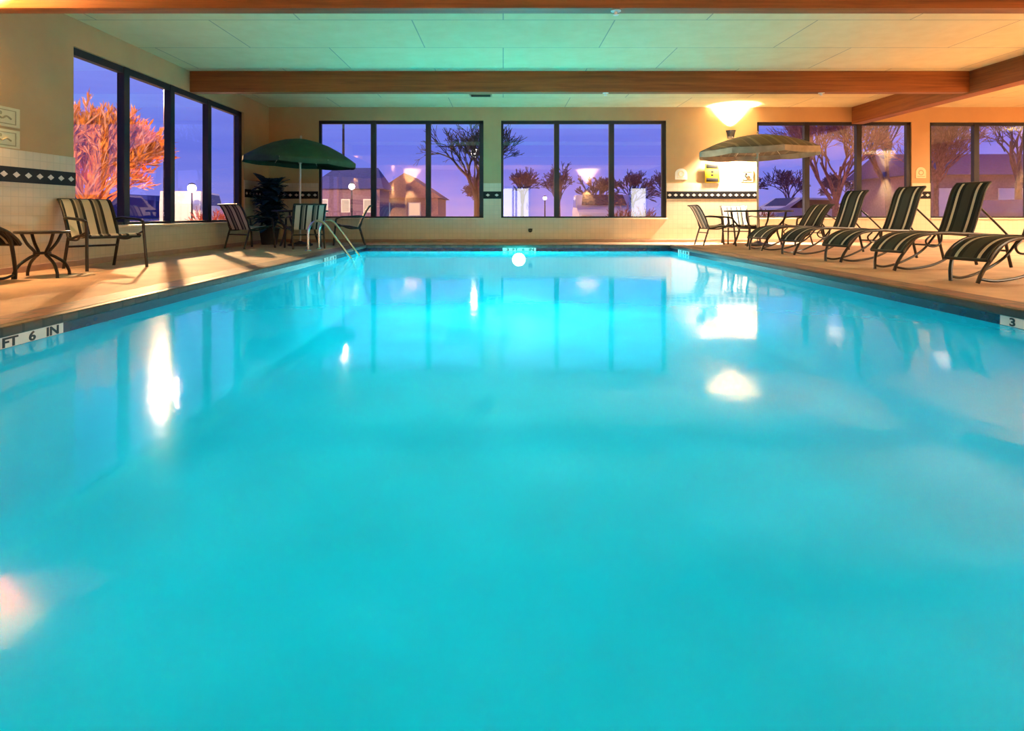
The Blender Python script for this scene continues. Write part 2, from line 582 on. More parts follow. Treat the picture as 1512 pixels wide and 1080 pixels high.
# windows
def win_far(i, a, b, ms, sill, head):
    f = MB()
    y0, y1 = YF + .03, YF + .11
    fw = .10
    f.box(a, b, y0, y1, head - .07, head)
    f.box(a, b, y0, y1, sill, sill + .035)
    f.box(a, a + .05, y0, y1, sill, head)
    f.box(b - .09, b, y0, y1, sill, head)
    for m_ in ms:
        f.box(m_ - .055, m_ + .055, y0 - .01, y1 + .01, sill, head)
    o = struct(f.build('window_%d' % i, M['frame'], smooth=0))
    xs = [a] + list(ms) + [b]
    for k in range(len(xs) - 1):
        MB().quad((xs[k] + .01, YF + .07, sill + .01), (xs[k + 1] - .01, YF + .07, sill + .01), (xs[k + 1] - .01, YF + .07, head - .01), (xs[k] + .01, YF + .07, head - .01)).build('pane', M['glass'], o, smooth=0)
    MB().bbox(a - .01, b + .01, YF - .05, YF + .05, sill - .035, sill + .003, .008).build('sill', M['tile_far'], o)
for i, (a, b, ms, hd) in enumerate(WIN):
    win_far(i + 1, a, b, ms, SILL, hd)
f = MB()
x0, x1 = XW0 - .12, XW0 - .04
f.box(x0, x1, LW[0], LW[1], LHEAD - .09, LHEAD)
f.box(x0, x1, LW[0], LW[1], LSILL, LSILL + .04)
f.box(x0, x1, LW[0], LW[0] + .05, LSILL, LHEAD)
f.box(x0, x1, LW[1] - .13, LW[1], LSILL, LHEAD)
for m_ in LW[2]:
    f.box(x0 - .01, x1 + .01, m_ - .06, m_ + .06, LSILL, LHEAD)
o = struct(f.build('window_5', M['frame'], smooth=0))
ys = [LW[0]] + LW[2] + [LW[1]]
for k in range(4):
    MB().quad((XW0 - .08, ys[k] + .01, LSILL + .01), (XW0 - .08, ys[k + 1] - .01, LSILL + .01), (XW0 - .08, ys[k + 1] - .01, LHEAD - .01), (XW0 - .08, ys[k] + .01, LHEAD - .01)).build('pane', M['glass'], o, smooth=0)
MB().bbox(XW0 - .05, XW0 + .05, LW[0] - .01, LW[1] + .01, LSILL - .035, LSILL + .003, .008).build('sill', M['tile_left'], o)

# lit doors in the rear wall
for i, xc in enumerate((0.25, 0.95, 7.1)):
    f = MB()
    f.box(xc - .48, xc - .38, YB, YB + .06, 0, 2.05).box(xc + .38, xc + .48, YB, YB + .06, 0, 2.05).box(xc - .38, xc + .38, YB, YB + .06, 1.95, 2.05).box(xc - .38, xc + .38, YB, YB + .06, 0, .25)
    o = struct(f.build('door_%d' % (i + 1), M['frame'], smooth=0))
    MB().box(xc - .38, xc + .38, YB + .01, YB + .03, .25, 1.95).build('glass_panel', M['doorlight'], o, smooth=0)
    MB().tube([(xc + .30, YB + .09, .85), (xc + .30, YB + .09, 1.2)], .015).build('door_handle', M['chrome'], o)

# wooden ceiling beams: four cross beams and one long beam
BZ = 2.606
for i, y in enumerate((9.93, 5.88, 1.83)):
    struct(MB().bbox(XW0 + .001, 7.60, y, y + .17, BZ, CEIL, .01).build('trim_%d' % (3 + i), M['beamx']))
struct(MB().bbox(7.60, 7.86, YB, YF, BZ - .03, CEIL, .012).build('trim_6', M['beamy']))

# deck with the pool opening, coping, nosing and waterline band
fl = MB()
OV = 0.30
fl.box(XW0, PX0 - OV, YB, YF, -.25, 0)
fl.box(PX1 + OV, XW1, YB, YF, -.25, 0)
fl.box(PX0 - OV, PX1 + OV, PY1 + OV, YF, -.25, 0)
fl.box(PX0 - OV, PX1 + OV, YB, PY0 - OV, -.25, 0)
struct(fl.build('floor', M['deck'], smooth=0))
cp = MB()
NO = 0.025
cp.box(PX0 - OV, PX0 - .06, PY0 - OV, PY1 + OV, -.2, .002)
cp.box(PX1 + .06, PX1 + OV, PY0 - OV, PY1 + OV, -.2, .002)
cp.box(PX0 - .06, PX1 + .06, PY1 + .06, PY1 + OV, -.2, .002)
cp.box(PX0 - .06, PX1 + .06, PY0 - OV, PY0 - .06, -.2, .002)
o = struct(cp.build('trim_7', M['coping'], smooth=0))
ns = MB()
zz0, zz1 = -.055, .004
ns.bbox(PX0 - .06, PX0 + NO, PY0 - .06, PY1 + .06, zz0, zz1, .02, 3)
ns.bbox(PX1 - NO, PX1 + .06, PY0 - .06, PY1 + .06, zz0, zz1, .02, 3)
ns.bbox(PX0 + NO - .01, PX1 - NO + .01, PY1 - NO, PY1 + .06, zz0, zz1, .02, 3)
ns.bbox(PX0 + NO - .01, PX1 - NO + .01, PY0 - .06, PY0 + NO, zz0, zz1, .02, 3)
ns.build('nosing', M['nosing'], o)
bd = MB()
bd.box(PX0 - .05, PX0 + .004, PY0, PY1, -.122, -.05).box(PX1 - .004, PX1 + .05, PY0, PY1, -.122, -.05)
o2 = struct(bd.build('trim_8', M['band_y'], smooth=0))
MB().box(PX0, PX1, PY1 - .004, PY1 + .05, -.122, -.05).box(PX0, PX1, PY0 - .05, PY0 + .004, -.122, -.05).build('end_band', M['band_x'], o2, smooth=0)

# basin: open coved box
DEPTH = -1.25
bs = MB()
rings = []
cov = [(0, -.12), (0, DEPTH + .35), (.03, DEPTH + .22), (.09, DEPTH + .11), (.20, DEPTH + .03), (.34, DEPTH)]
for ins, z in cov:
    rings.append([bs.bm.verts.new(p) for p in ((PX0 + ins, PY0 + ins, z), (PX1 - ins, PY0 + ins, z), (PX1 - ins, PY1 - ins, z), (PX0 + ins, PY1 - ins, z))])
for j in range(len(rings) - 1):
    for k in range(4):
        l = (k + 1) % 4
        bs.bm.faces.new((rings[j][k], rings[j][l], rings[j + 1][l], rings[j + 1][k]))
bs.bm.faces.new(rings[-1])
struct(bs.build('floor_pool_basin', M['plaster'], smooth=60))

# water
wm = MB()
wm.quad((PX0, PY0, WL), (PX1, PY0, WL), (PX1, PY1, WL), (PX0, PY1, WL))
o = wm.build('pool_water', M['water'], smooth=0)
tag(o, 'bright turquoise pool water filling the whole basin', 'water', kind='stuff')

# ------------------------------------------------------------------ depth markers
def marker(body, label, face, p0, p1, z0=-.117, z1=-.052, size=.072, text_at=None, sub=None):
    """tile plate on the pool wall; face: 'L','R','F'"""
    if face == 'L':
        t = thing('depth_marker', label, 'depth marker', (PX0 + .006, (p0 + p1) / 2, z0))
        MB().box(0, .006, (p0 - p1) / 2, (p1 - p0) / 2, 0, z1 - z0).build('tile', M['white'], t, smooth=0)
        rot, loc = (PI / 2, 0, PI / 2), Vector((.0075, 0, (z1 - z0) / 2))
    elif face == 'R':
        t = thing('depth_marker', label, 'depth marker', (PX1 - .006, (p0 + p1) / 2, z0))
        MB().box(-.006, 0, (p0 - p1) / 2, (p1 - p0) / 2, 0, z1 - z0).build('tile', M['white'], t, smooth=0)
        rot, loc = (PI / 2, 0, -PI / 2), Vector((-.0075, 0, (z1 - z0) / 2))
    else:
        t = thing('depth_marker', label, 'depth marker', ((p0 + p1) / 2, PY1 - .006, z0))
        MB().box((p0 - p1) / 2, (p1 - p0) / 2, -.006, 0, 0, z1 - z0).build('tile', M['white'], t, smooth=0)
        rot, loc = (PI / 2, 0, 0), Vector((0, -.0075, (z1 - z0) / 2))
    ax = Vector((0, 1, 0)) if face == 'L' else Vector((0, -1, 0)) if face == 'R' else Vector((1, 0, 0))
    wd_ = p1 - p0
    for word, at in zip(body.split(), (-.23, -.08, .08, .24)):
        lo_ = text_mesh('lettering', word, size, M['black'], t, loc + ax * at + Vector((0, 0, -.005)), rot, bold=.0022)
        lo_.scale.x = 1.45
    return t
marker('3 FT 6 IN', 'white depth marker tile on the left pool wall reading FT 6 IN', 'L', 3.12, 3.78)
marker('3 FT 6 IN', 'white depth marker tile with a black 3 on the pool wall near the chaises', 'R', 3.41, 4.07)
marker('3 FT 6 IN', 'small white depth marker tile above the bright underwater light', 'F', -.01, .65)
marker('3 FT 6 IN', 'small depth marker tile on the pool wall beside the ladder handrails', 'L', 9.3, 9.96)
marker('3 FT 6 IN', 'small depth marker tile at the far right pool corner by the umbrella table', 'R', 10.9, 11.56)

# ------------------------------------------------------------------ pool light
pl = thing('pool_light', 'round bright underwater light in the far pool wall', 'pool light', (.31, PY1 - .012, -.285))
MX = Matrix.Rotation(PI / 2, 4, 'X')
MB().lathe([(.0, 0), (.08, .008), (.125, .005), (.13, 0)], 24, mtx=MX).build('lens', M['pool_lamp'], pl)
MB().lathe([(.13, -.005), (.13, .012), (.155, .012), (.158, -.005)], 24, mtx=MX).build('rim', M['chrome'], pl)

# ------------------------------------------------------------------ ladder handrails
def handrail(y, label):
    t = thing('pool_handrail', label, 'handrail', (-3.28, y, 0), 0, 'steel handrails at the far left pool corner')
    pts = [(0, 0, 0), (0, 0, .30), (.03, 0, .41), (.10, 0, .485), (.20, 0, .50), (.29, 0, .44), (.40, 0, .30), (.62, 0, .0), (.74, 0, -.16), (.80, 0, -.30)]
    MB().tube(pts, .021, 10, smooth=6).build('rail', M['chrome'], t)
    MB().lathe([(.0, .018), (.035, .016), (.05, .004), (.052, 0)], 20).build('flange', M['chrome'], t)
    return t
handrail(10.25, 'curved steel pool handrail, nearer of the pair at the corner steps')
handrail(10.85, 'curved steel pool handrail, farther of the pair, behind the nearer rail')

# ------------------------------------------------------------------ chaise lounges
def make_chaise(label, group=None, W=.19, dz=0.0, low=False):
    t = thing('chaise_lounge', label, 'chaise lounge', (0, 0, 0), 0, group)
    seat = [(-.06, .215), (-.01, .275), (.09, .345), (.24, .395), (.50, .412), (.75, .405), (.95, .398)]
    bk = [(.95, .40), (1.0, .50), (1.07, .67), (1.14, .85), (1.19, .93), (1.24, .975)]
    if low:
        bk = [(.95, .40), (1.0, .48), (1.08, .60), (1.17, .71), (1.22, .755), (1.26, .775)]
    seat = [(a, z + dz) for a, z in seat]
    bk = [(a, z + dz) for a, z in bk]
    MB().strip(seat, -W + .02, W - .02, .012).build('seat', M['sling_chaise'], t)
    MB().strip(bk, -W + .02, W - .02, .012).build('backrest', M['sling_chaise'], t)
    for s in (-1, 1):
        y = s * W
        MB().tube([(a, y, z) for a, z in seat] + [(1.30, y, .375 + dz), (1.62, y, .355 + dz)], .017, 8, smooth=4).build('side_rail', M['metal_dark'], t)
        MB().tube([(a, y * .98, z) for a, z in bk], .015, 8, smooth=4).build('back_rail', M['metal_dark'], t)
        MB().tube([(.10, y, .345 + dz), (.02, y * .92, .25 + dz), (-.06, y * .75, .12), (-.09, y * .62, .012)], .017, 8, smooth=5).build('leg', M['metal_dark'], t)
        MB().tube([(1.46, y, .35 + dz), (1.50, y, .2), (1.56, y, .012)], .017, 8, smooth=5).build('leg', M['metal_dark'], t)
        # sweeping brace: from the front foot low under the seat and up to the rail
        MB().tube([(-.08, y * .64, .05), (.10, y * .80, .03), (.40, y, .075), (.70, y, .20), (.92, y, .395 + dz)], .013, 8, smooth=6).build('brace', M['metal_dark'], t)
        MB().tube([(.34, y, .385 + dz), (.27, y, .33 + dz), (.31, y, .275 + dz), (.42, y, .27 + dz), (.49, y, .32 + dz), (.50, y, .395 + dz)], .010, 8, smooth=5).build('scroll', M['metal_dark'], t)
        MB().tube([(1.09, y * .9, (.62 if low else .70) + dz), (1.36, y * .93, .50 + dz), (1.52, y, .365 + dz)], .012, 8, smooth=4).build('strut', M['metal_dark'], t)
    MB().tube([(-.06, -W, .215 + dz), (-.06, W, .215 + dz)], .015, 8).build('foot_bar', M['metal_dark'], t)
    MB().tube([(bk[-1][0], -W, bk[-1][1]), (bk[-1][0], W, bk[-1][1])], .015, 8).build('top_bar', M['metal_dark'], t)
    MB().tube([(1.52, -W, .2), (1.52, W, .2)], .012, 8).build('stretcher', M['metal_dark'], t)
    return t
G = 'striped chaises along the right deck'
CH = [(4.20, 5.47, 'striped sling chaise cut off by the frame edge, nearest the depth marker 3'),
      (4.24, 6.67, 'striped sling chaise with raised back, second from the depth marker 3'),
      (4.29, 7.80, 'striped sling chaise with raised back, middle one of the row of five'),
      (4.36, 9.17, 'striped sling chaise with raised back, fourth from the depth marker 3')]
c0 = None
for x, y, lb in CH:
    if c0 is None:
        c0 = make_chaise(lb, G)
        c0.location = (x, y, 0)
        c0.rotation_euler.z = R(17)
    else:
        dup(c0, (x, y, 0), R(17), lb, G)
c1 = make_chaise('striped sling chaise with its back set low, at the far end of the row', G, .24, 0, True)
c1.location = (4.30, 10.2, 0)
c1.rotation_euler.z = R(14)

# chaise at the left edge, foot end by the side table
lc = make_chaise('striped sling chaise by the left wall, only its foot end in view', None, .22, .12)
lc.location = (-4.72, 5.64, 0)
lc.rotation_euler.z = R(-97)

# ------------------------------------------------------------------ armchairs
def make_chair(label, group=None):
    """faces +Y; x across"""
    t = thing('patio_armchair', label, 'armchair', (0, 0, 0), 0, group)
    w = .27
    MB().strip([(.25, .375), (.20, .392), (.0, .375), (-.18, .345)], -w + .01, w - .01, .012, 'X').build('seat', M['sling_chair'], t)
    MB().strip([(-.17, .35), (-.24, .50), (-.32, .67), (-.38, .76), (-.42, .785)], -w + .01, w - .01, .012, 'X').build('backrest', M['sling_chair'], t)
    for s in (-1, 1):
        x = s * w
        MB().tube([(x, .26, .37), (x, .20, .385), (x, 0, .37), (x, -.18, .345), (x, -.24, .50), (x, -.32, .67), (x, -.39, .77), (x, -.43, .785)], .015, 8, smooth=4).build('side_frame', M['metal_dark'], t)
        xo = s * (w + .035)
        MB().tube([(x, -.27, .56), (xo, -.18, .575), (xo, .0, .565), (xo, .17, .555), (xo, .26, .53)], .016, 8, smooth=5).build('arm', M['metal_dark'], t)
        MB().tube([(xo, .26, .53), (xo, .275, .40), (xo * 1.05, .31, .0)], .017, 8, smooth=3).build('leg', M['metal_dark'], t)
        MB().tube([(x, -.19, .36), (x, -.24, .2), (x, -.30, .0)], .017, 8, smooth=3).build('leg', M['metal_dark'], t)
        MB().tube([(xo, .26, .42), (xo, .14, .38), (x, .0, .33), (x, -.20, .33)], .012, 8, smooth=4).build('side_brace', M['metal_dark'], t)
    MB().tube([(-w, -.21, .25), (w, -.21, .25)], .012, 8).build('stretcher', M['metal_dark'], t)
    MB().tube([(-w, .26, .36), (w, .26, .36)], .013, 8).build('front_bar', M['metal_dark'], t)
    MB().tube([(-w, -.43, .785), (w, -.43, .785)], .014, 8).build('top_bar', M['metal_dark'], t)
    return t
ch = make_chair('cream and black striped sling armchair beside the side table under the left window')
ch.location = (-4.58, 6.98, 0)
ch.rotation_euler.z = R(-120)
GL = 'armchairs around the green umbrella table'
GR = 'armchairs around the grey umbrella table'
UL = (-3.98, 11.95)
UR = (4.97, 11.90)
dup(ch, (UL[0] - .62, UL[1] - .92, 0), R(-30), 'striped sling armchair by the left window, turned toward the green umbrella table', GL)
dup(ch, (UL[0] + .42, UL[1] - .95, 0), R(28), 'striped armchair in front of the green umbrella table, nearest the steel handrails', GL)
dup(ch, (UL[0] + .88, UL[1] + .35, 0), R(105), 'armchair under the green umbrella, right of its table, against the far windows', GL)
dup(ch, (UR[0] - .82, UR[1] + .10, 0), R(-90), 'armchair seen from the side at the pool end of the grey umbrella table', GR)
dup(ch, (UR[0] - .05, UR[1] + .80, 0), R(176), 'armchair behind the grey umbrella table with its back to the far wall', GR)
dup(ch, (UR[0] + .95, UR[1] + .10, 0), R(88), 'armchair on the window side of the grey umbrella table, behind the chaises', GR)

# ------------------------------------------------------------------ side table with crossed curved legs
st = thing('side_table', 'small dark side table with splayed curved legs beside the striped armchair', 'side table', (-4.53, 5.99, 0), R(20))
MB().lathe([(0, .455), (.205, .455), (.22, .448), (.22, .436), (.205, .43), (0, .43)], 32).build('table_top', M['tableglass'], st)
MB().tube([(.215 * math.cos(a * PI / 16), .215 * math.sin(a * PI / 16), .442) for a in range(32)], .014, 8, closed=True).build('rim', M['metal_dark'], st)
for k in range(4):
    a = k * PI / 2 + PI / 4
    cx, sx = math.cos(a), math.sin(a)
    pts = [(.18, .43), (.13, .33), (.06, .235), (.12, .19), (.20, .13), (.245, .05), (.25, .0)]
    MB().tube([(r_ * cx, r_ * sx, z) for r_, z in pts], .015, 8, smooth=5).build('leg', M['metal_dark'], st)
MB().tube([(.065 * math.cos(a * PI / 8), .065 * math.sin(a * PI / 8), .235) for a in range(16)], .011, 8, closed=True).build('ring', M['metal_dark'], st)

# ------------------------------------------------------------------ umbrella tables and umbrellas
def make_table(label, x, y, rad, h=.69):
    t = thing('patio_table', label, 'table', (x, y, 0))
    MB().lathe([(.03, h), (rad - .01, h), (rad, h - .01), (rad, h - .022), (rad - .01, h - .03), (.03, h - .03), (.03, h)], 40).build('table_top', M['tableglass'], t)
    MB().tube([((rad) * math.cos(a * PI / 20), (rad) * math.sin(a * PI / 20), h - .015) for a in range(40)], .018, 8, closed=True).build('rim', M['metal_dark'], t)
    for k in range(4):
        a = k * PI / 2 + PI / 4
        cx, sx = math.cos(a), math.sin(a)
        MB().tube([(r_ * rad * cx, r_ * rad * sx, z) for r_, z in [(.86, h - .03), (.80, h - .18), (.60, .34), (.66, .16), (.78, .0)]], .020, 8, smooth=5).build('leg', M['metal_dark'], t)
    MB().tube([(.60 * rad * math.cos(a * PI / 16), .60 * rad * math.sin(a * PI / 16), .34) for a in range(32)], .012, 8, closed=True).build('ring', M['metal_dark'], t)
    return t
make_table('round dark patio table under the green umbrella', UL[0], UL[1], .52)
make_table('round dark patio table under the grey striped umbrella', UR[0], UR[1], .62)

def umbrella(label, x, y, rad, z_rim, z_top, fabric, under, valance, tilt=0.0, nrib=8, base_r=.24):
    t = thing('patio_umbrella', label, 'umbrella', (x, y, 0))
    MB().lathe([(0, .055), (.03, .09), (.06, .07), (base_r * .8, .045), (base_r, .03), (base_r, 0), (0, 0)], 28).build('base', M['black'], t)
    MB().tube([(0, 0, .04), (0, 0, z_top - .02)], .019, 12).build('pole', M['pole'], t)
    top = bpy.data.objects.new('canopy', None)
    mt = Matrix.Translation((0, 0, z_top - .3)) @ Matrix.Rotation(tilt, 4, 'Y') @ Matrix.Translation((0, 0, -(z_top - .3)))
    prof = [(0.0, 1.0), (.10, .985), (.28, .90), (.50, .72), (.72, .45), (.90, .17), (1.0, 0.0)]
    sub = 4
    n = nrib * sub
    bm = MB()
    vr = []
    for fr, hz in prof:
        ring = []
        for i in range(n):
            a = 2 * PI * (i + .5 * 0) / n
            ph = (i % sub) / sub
            sag = 1 - .055 * math.sin(PI * ph) * fr
            r_ = rad * fr * sag
            z = z_rim + (z_top - z_rim) * hz - .012 * math.sin(PI * ph) * fr
            ring.append(mt @ Vector((r_ * math.cos(a), r_ * math.sin(a), z)))
        vr.append(ring)
    # valance
    ring = []
    for i in range(n):
        a = 2 * PI * i / n
        ph = (i % sub) / sub
        sag = 1 - .055 * math.sin(PI * ph)
        drop = valance * (.8 + .2 * math.sin(PI * ph))
        ring.append(mt @ Vector((rad * sag * math.cos(a), rad * sag * math.sin(a), z_rim - drop)))
    flat = [v for rg in vr for v in rg]
    faces = []
    for j in range(len(vr) - 1):
        for i in range(n):
            l = (i + 1) % n
            faces.append((j * n + i, j * n + l, (j + 1) * n + l, (j + 1) * n + i))
    bm._faces(flat, faces)
    can = bm.build('canopy', fabric, t, smooth=25)
    sol = can.modifiers.new('thick', 'SOLIDIFY')
    sol.thickness = .006
    v = MB()
    f2 = [(i, (i + 1) % n, n + (i + 1) % n, n + i) for i in range(n)]
    v._faces(vr[-1] + ring, f2)
    v.build('valance', under, can, smooth=25)
    for k in range(nrib):
        a = 2 * PI * k / nrib
        pts = [mt @ Vector((rad * fr * math.cos(a), rad * fr * math.sin(a), z_rim + (z_top - z_rim) * hz - .014)) for fr, hz in prof]
        MB().tube(pts, .006, 6).build('rib', M['pole'], t)
        q = mt @ Vector((rad * .5 * math.cos(a), rad * .5 * math.sin(a), z_rim + (z_top - z_rim) * .70))
        MB().tube([(.03 * math.cos(a), .03 * math.sin(a), z_rim - .02), q], .005, 6).build('strut', M['pole'], t)
    p = mt @ Vector((0, 0, z_top))
    MB().lathe([(0, .07), (.018, .055), (.024, .035), (.014, .015), (.03, 0), (.03, -.02)], 14, c=p).build('finial', M['pole'], t)
    MB().lathe([(.022, z_rim - .05), (.036, z_rim - .05), (.036, z_rim + .01), (.022, z_rim + .01)], 14).build('runner', M['pole'], t)
    return t
umbrella('dark green patio umbrella on a cream pole by the left far corner', UL[0], UL[1], 1.10, 1.66, 2.09, M['green_fabric'], M['green_fabric'], .10, R(3))
umbrella('grey tan striped patio umbrella in front of the lit wall sconce', UR[0], UR[1], 1.14, 1.85, 2.17, M['grey_fabric'], M['tan_valance'], .13, R(-1))

# ------------------------------------------------------------------ potted plant in the left corner
pp = thing('potted_plant', 'bushy dark blue-green plant in the corner under the green umbrella', 'plant', (-4.74, 12.35, 0))
MB().lathe([(0, 0), (.15, 0), (.19, .30), (.205, .32), (.205, .34), (.18, .34), (.17, .30), (0, .30)], 24).build('pot', M['pot'], pp)
MB().lathe([(0, .315), (.165, .315)], 20).build('soil', M['soil'], pp)
rs = random.Random(3)
fo = MB()
for k in range(150):
    a = rs.uniform(0, 2 * PI)
    h0 = rs.uniform(.35, 1.22)
    el = rs.uniform(.1, 1.1)
    L = rs.uniform(.38, .62)
    wd = rs.uniform(.06, .12)
    d = Vector((math.cos(a), math.sin(a), 0))
    sd = Vector((-math.sin(a), math.cos(a), 0))
    p0 = Vector((0, 0, h0)) + d * .03
    prev = None
    seg = 5
    for i in range(seg + 1):
        f_ = i / seg
        p = p0 + d * (L * f_ * .62) + Vector((0, 0, math.sin(el) * L * f_ - .40 * L * f_ * f_))
        p.x = max(p.x, -.33); p.y = min(p.y, .48)
        ww = wd * math.sin(PI * min(.98, .12 + .86 * f_)) 
        cur = (p - sd * ww, p + Vector((0, 0, .012)), p + sd * ww)
        if prev:
            fo._faces([prev[0], prev[1], cur[1], cur[0]], [(0, 1, 2, 3)])
            fo._faces([prev[1], prev[2], cur[2], cur[1]], [(0, 1, 2, 3)])
        prev = cur
for k in range(5):
    a = k * 1.3
    fo.tube([(0.05 * math.cos(a), .05 * math.sin(a), .30), (.03 * math.cos(a), .03 * math.sin(a), .8), (.06 * math.cos(a), .06 * math.sin(a), 1.35)], .012, 6)
fo.build('foliage', M['leaf'], pp, smooth=60)

# ------------------------------------------------------------------ wall sconces
def sconce(label, loc, rz, up, down, colr=(1.0, .70, .38), group=None, up_size=100, dn_size=95):
    """a half-round uplighter; local +Y points out of the wall"""
    t = thing('wall_sconce', label, 'wall light', loc, rz, group)
    MB().lathe([(.055, -.09), (.075, -.07), (.085, .0), (.105, .07), (.11, .075), (.10, .07), (.08, .0), (.07, -.065), (.05, -.085)], 20, c=(0, .012, 0), a0=0, a1=PI).build('shade', M['black'], t)
    MB().bbox(-.07, .07, 0, .012, -.10, .085, .004).build('back_plate', M['black'], t)
    MB().lathe([(0, .045), (.02, .04), (.032, .015), (.032, -.015), (.02, -.04), (0, -.045)], 16, c=(0, .055, 0)).build('bulb', M['bulb'], t)
    if up:
        light('SPOT', 'sconce_up', (0, .10, .09), up * 4.8, colr, t, (PI - R(4), 0, 0), spot_size=R(up_size), spot_blend=1.0, shadow_soft_size=.04)
    if down:
        light('SPOT', 'sconce_down', (0, .10, -.11), down * 4.8, colr, t, (R(-6), 0, 0), spot_size=R(dn_size), spot_blend=.7, shadow_soft_size=.04)
    return t
WARM = (1.0, .66, .34)
sconce('dark wall sconce glowing up and down above the yellow sign', (4.95, YF - .021, 2.36), PI, 900, 640, (1.0, .80, .58), dn_size=125)
sconce('wall sconce on the left wall beneath the near beam', (XW0, 5.62, 2.30), -PI / 2, 1700, 70, (1.0, .62, .30))
sconce('added unseen wall sconce on the left wall behind the camera', (XW0, -1.5, 2.30), -PI / 2, 500, 200, WARM)  # extra sconce out of view, added for warm fill
sconce('wall sconce on the rear wall at its left end', (-4.9, YB, 2.0), 0, 11000, 60, (1.0, .76, .52), up_size=76)
sconce('wall sconce on the rear wall near the glass doors', (4.4, YB, 2.0), 0, 13000, 60, (1.0, .76, .52), up_size=76)
sconce('wall sconce on the right wall behind the chaises', (XW1, 3.8, 2.12), PI / 2, 5000, 200, (1.0, .90, .74), up_size=84)
sconce('added unseen wall sconce on the right wall by the far corner', (XW1, 10.2, 2.30), PI / 2, 120, 260, (1.0, .8, .55))  # sconce out of view, added to light the right side

# unseen ceiling lamps added as fill (behind the camera and over the right deck)
def fill_downlight(label, x, y, e, colr, size=.5):
    t = thing('added_ceiling_lamp', label, 'added ceiling light', (x, y, CEIL))
    MB().lathe([(0, 0), (.16, 0), (.17, -.02), (.15, -.035), (0, -.035)], 24).build('housing', M['white'], t)
    light('AREA', 'lamp', (0, 0, -.05), e * 5.0, colr, t, shape='DISK', size=size, spread=R(165))
    return t
fill_downlight('added unseen ceiling light over the right deck behind the beam', 10.4, 7.6, 190, (1.0, .76, .48))
fill_downlight('added unseen ceiling light over the right deck by the far windows', 11.4, 11.0, 40, (1.0, .74, .46))
fill_downlight('added unseen ceiling light over the near right deck', 9.6, 2.2, 150, (1.0, .78, .52))
fill_downlight('added unseen ceiling light over the deck behind the pool, left of the doors', -3.0, -2.4, 90, (1.0, .66, .34))
fill_downlight('added unseen ceiling light over the deck behind the pool, before the doors', 2.6, -2.4, 80, (1.0, .66, .34))

# ------------------------------------------------------------------ signs and small wall items
ys_ = thing('warning_sign', 'yellow and black safety sign on the far wall under the sconce', 'sign', (4.55, YF - .022, 1.30))
MB().bbox(-.16, .16, -.012, 0, 0, .42, .004).build('panel', M['yellow'], ys_)
MB().bbox(-.13, .13, -.014, -.0125, .31, .40, .0005).build('header', M['black'], ys_)
MB().bbox(-.13, .13, -.014, -.0125, .02, .10, .0005).build('footer', M['black'], ys_)
sy = MB()
sy.lathe([(0, 0), (.03, 0), (.03, .0012), (0, .0012)], 16, mtx=Matrix.Translation((0, -.0125, .235)) @ MX)
sy.box(-.10, -.045, -.014, -.0125, .17, .185).box(.045, .10, -.014, -.0125, .17, .185).box(-.03, .03, -.014, -.0125, .14, .19)
sy.build('symbol', M['black'], ys_)

def plaque(label, loc, rz, w_, h_, arch=False, m='plaque', mk='plaque_mark', group=None):
    t = thing('wall_plaque', label, 'plaque', loc, rz, group)
    if arch:
        out = [(-w_ / 2, 0), (w_ / 2, 0), (w_ / 2, h_ * .55)] + [(w_ / 2 * math.cos(a * PI / 10), h_ * .55 + h_ * .45 * math.sin(a * PI / 10)) for a in range(1, 10)] + [(-w_ / 2, h_ * .55)]
    else:
        out = [(-w_ / 2, 0), (w_ / 2, 0), (w_ / 2, h_), (-w_ / 2, h_)]
    MB().prism(out, 0, .012, lambda p, d: Vector((p[0], d, p[1]))).build('panel', M[m], t)
    mkb = MB()
    mkb.box(-w_ * .38, w_ * .38, .012, .014, h_ * .12, h_ * .17)
    if arch:
        mkb.lathe([(.18 * w_, 0), (.27 * w_, 0), (.27 * w_, .003), (.18 * w_, .003)], 20, mtx=Matrix.Translation((0, .012, h_ * .5)) @ Matrix.Rotation(-PI / 2, 4, 'X'))
    else:
        mkb.box(-w_ * .38, w_ * .38, .012, .014, h_ * .82, h_ * .86)
        mkb.box(-w_ * .38, -w_ * .35, .012, .014, h_ * .12, h_ * .86).box(w_ * .35, w_ * .38, .012, .014, h_ * .12, h_ * .86)
        mkb.tube([(-w_ * .22, .013, h_ * .40), (-w_ * .08, .013, h_ * .52), (w_ * .06, .013, h_ * .40), (w_ * .22, .013, h_ * .56)], .010, 6, smooth=4)
        mkb.lathe([(0, 0), (.10 * h_, 0), (.10 * h_, .003), (0, .003)], 14, mtx=Matrix.Translation((w_ * .1, .012, h_ * .65)) @ Matrix.Rotation(-PI / 2, 4, 'X'))
    mkb.build('emblem', M[mk], t)
    return t
plaque('tan wall plaque with raised picture, upper of the two on the left wall', (XW0, 6.22, 1.52), -PI / 2, .42, .20)
plaque('tan wall plaque with raised picture, lower of the two on the left wall', (XW0, 6.22, 1.30), -PI / 2, .42, .19)
plaque('small arched pale plaque on the far wall left of the yellow sign', (3.88, YF - .0, 1.37), PI, .26, .24, True, 'white', 'plaque')
plaque('small amber notice plate on the far wall between sconce and right window', (5.32, YF, 1.32), PI, .26, .26, False, 'plaque', 'black')
plaque('small arched pale plaque on the wall between the two right windows', (9.11, YF, 1.40), PI, .22, .24, True, 'plaque', 'plaque_mark')

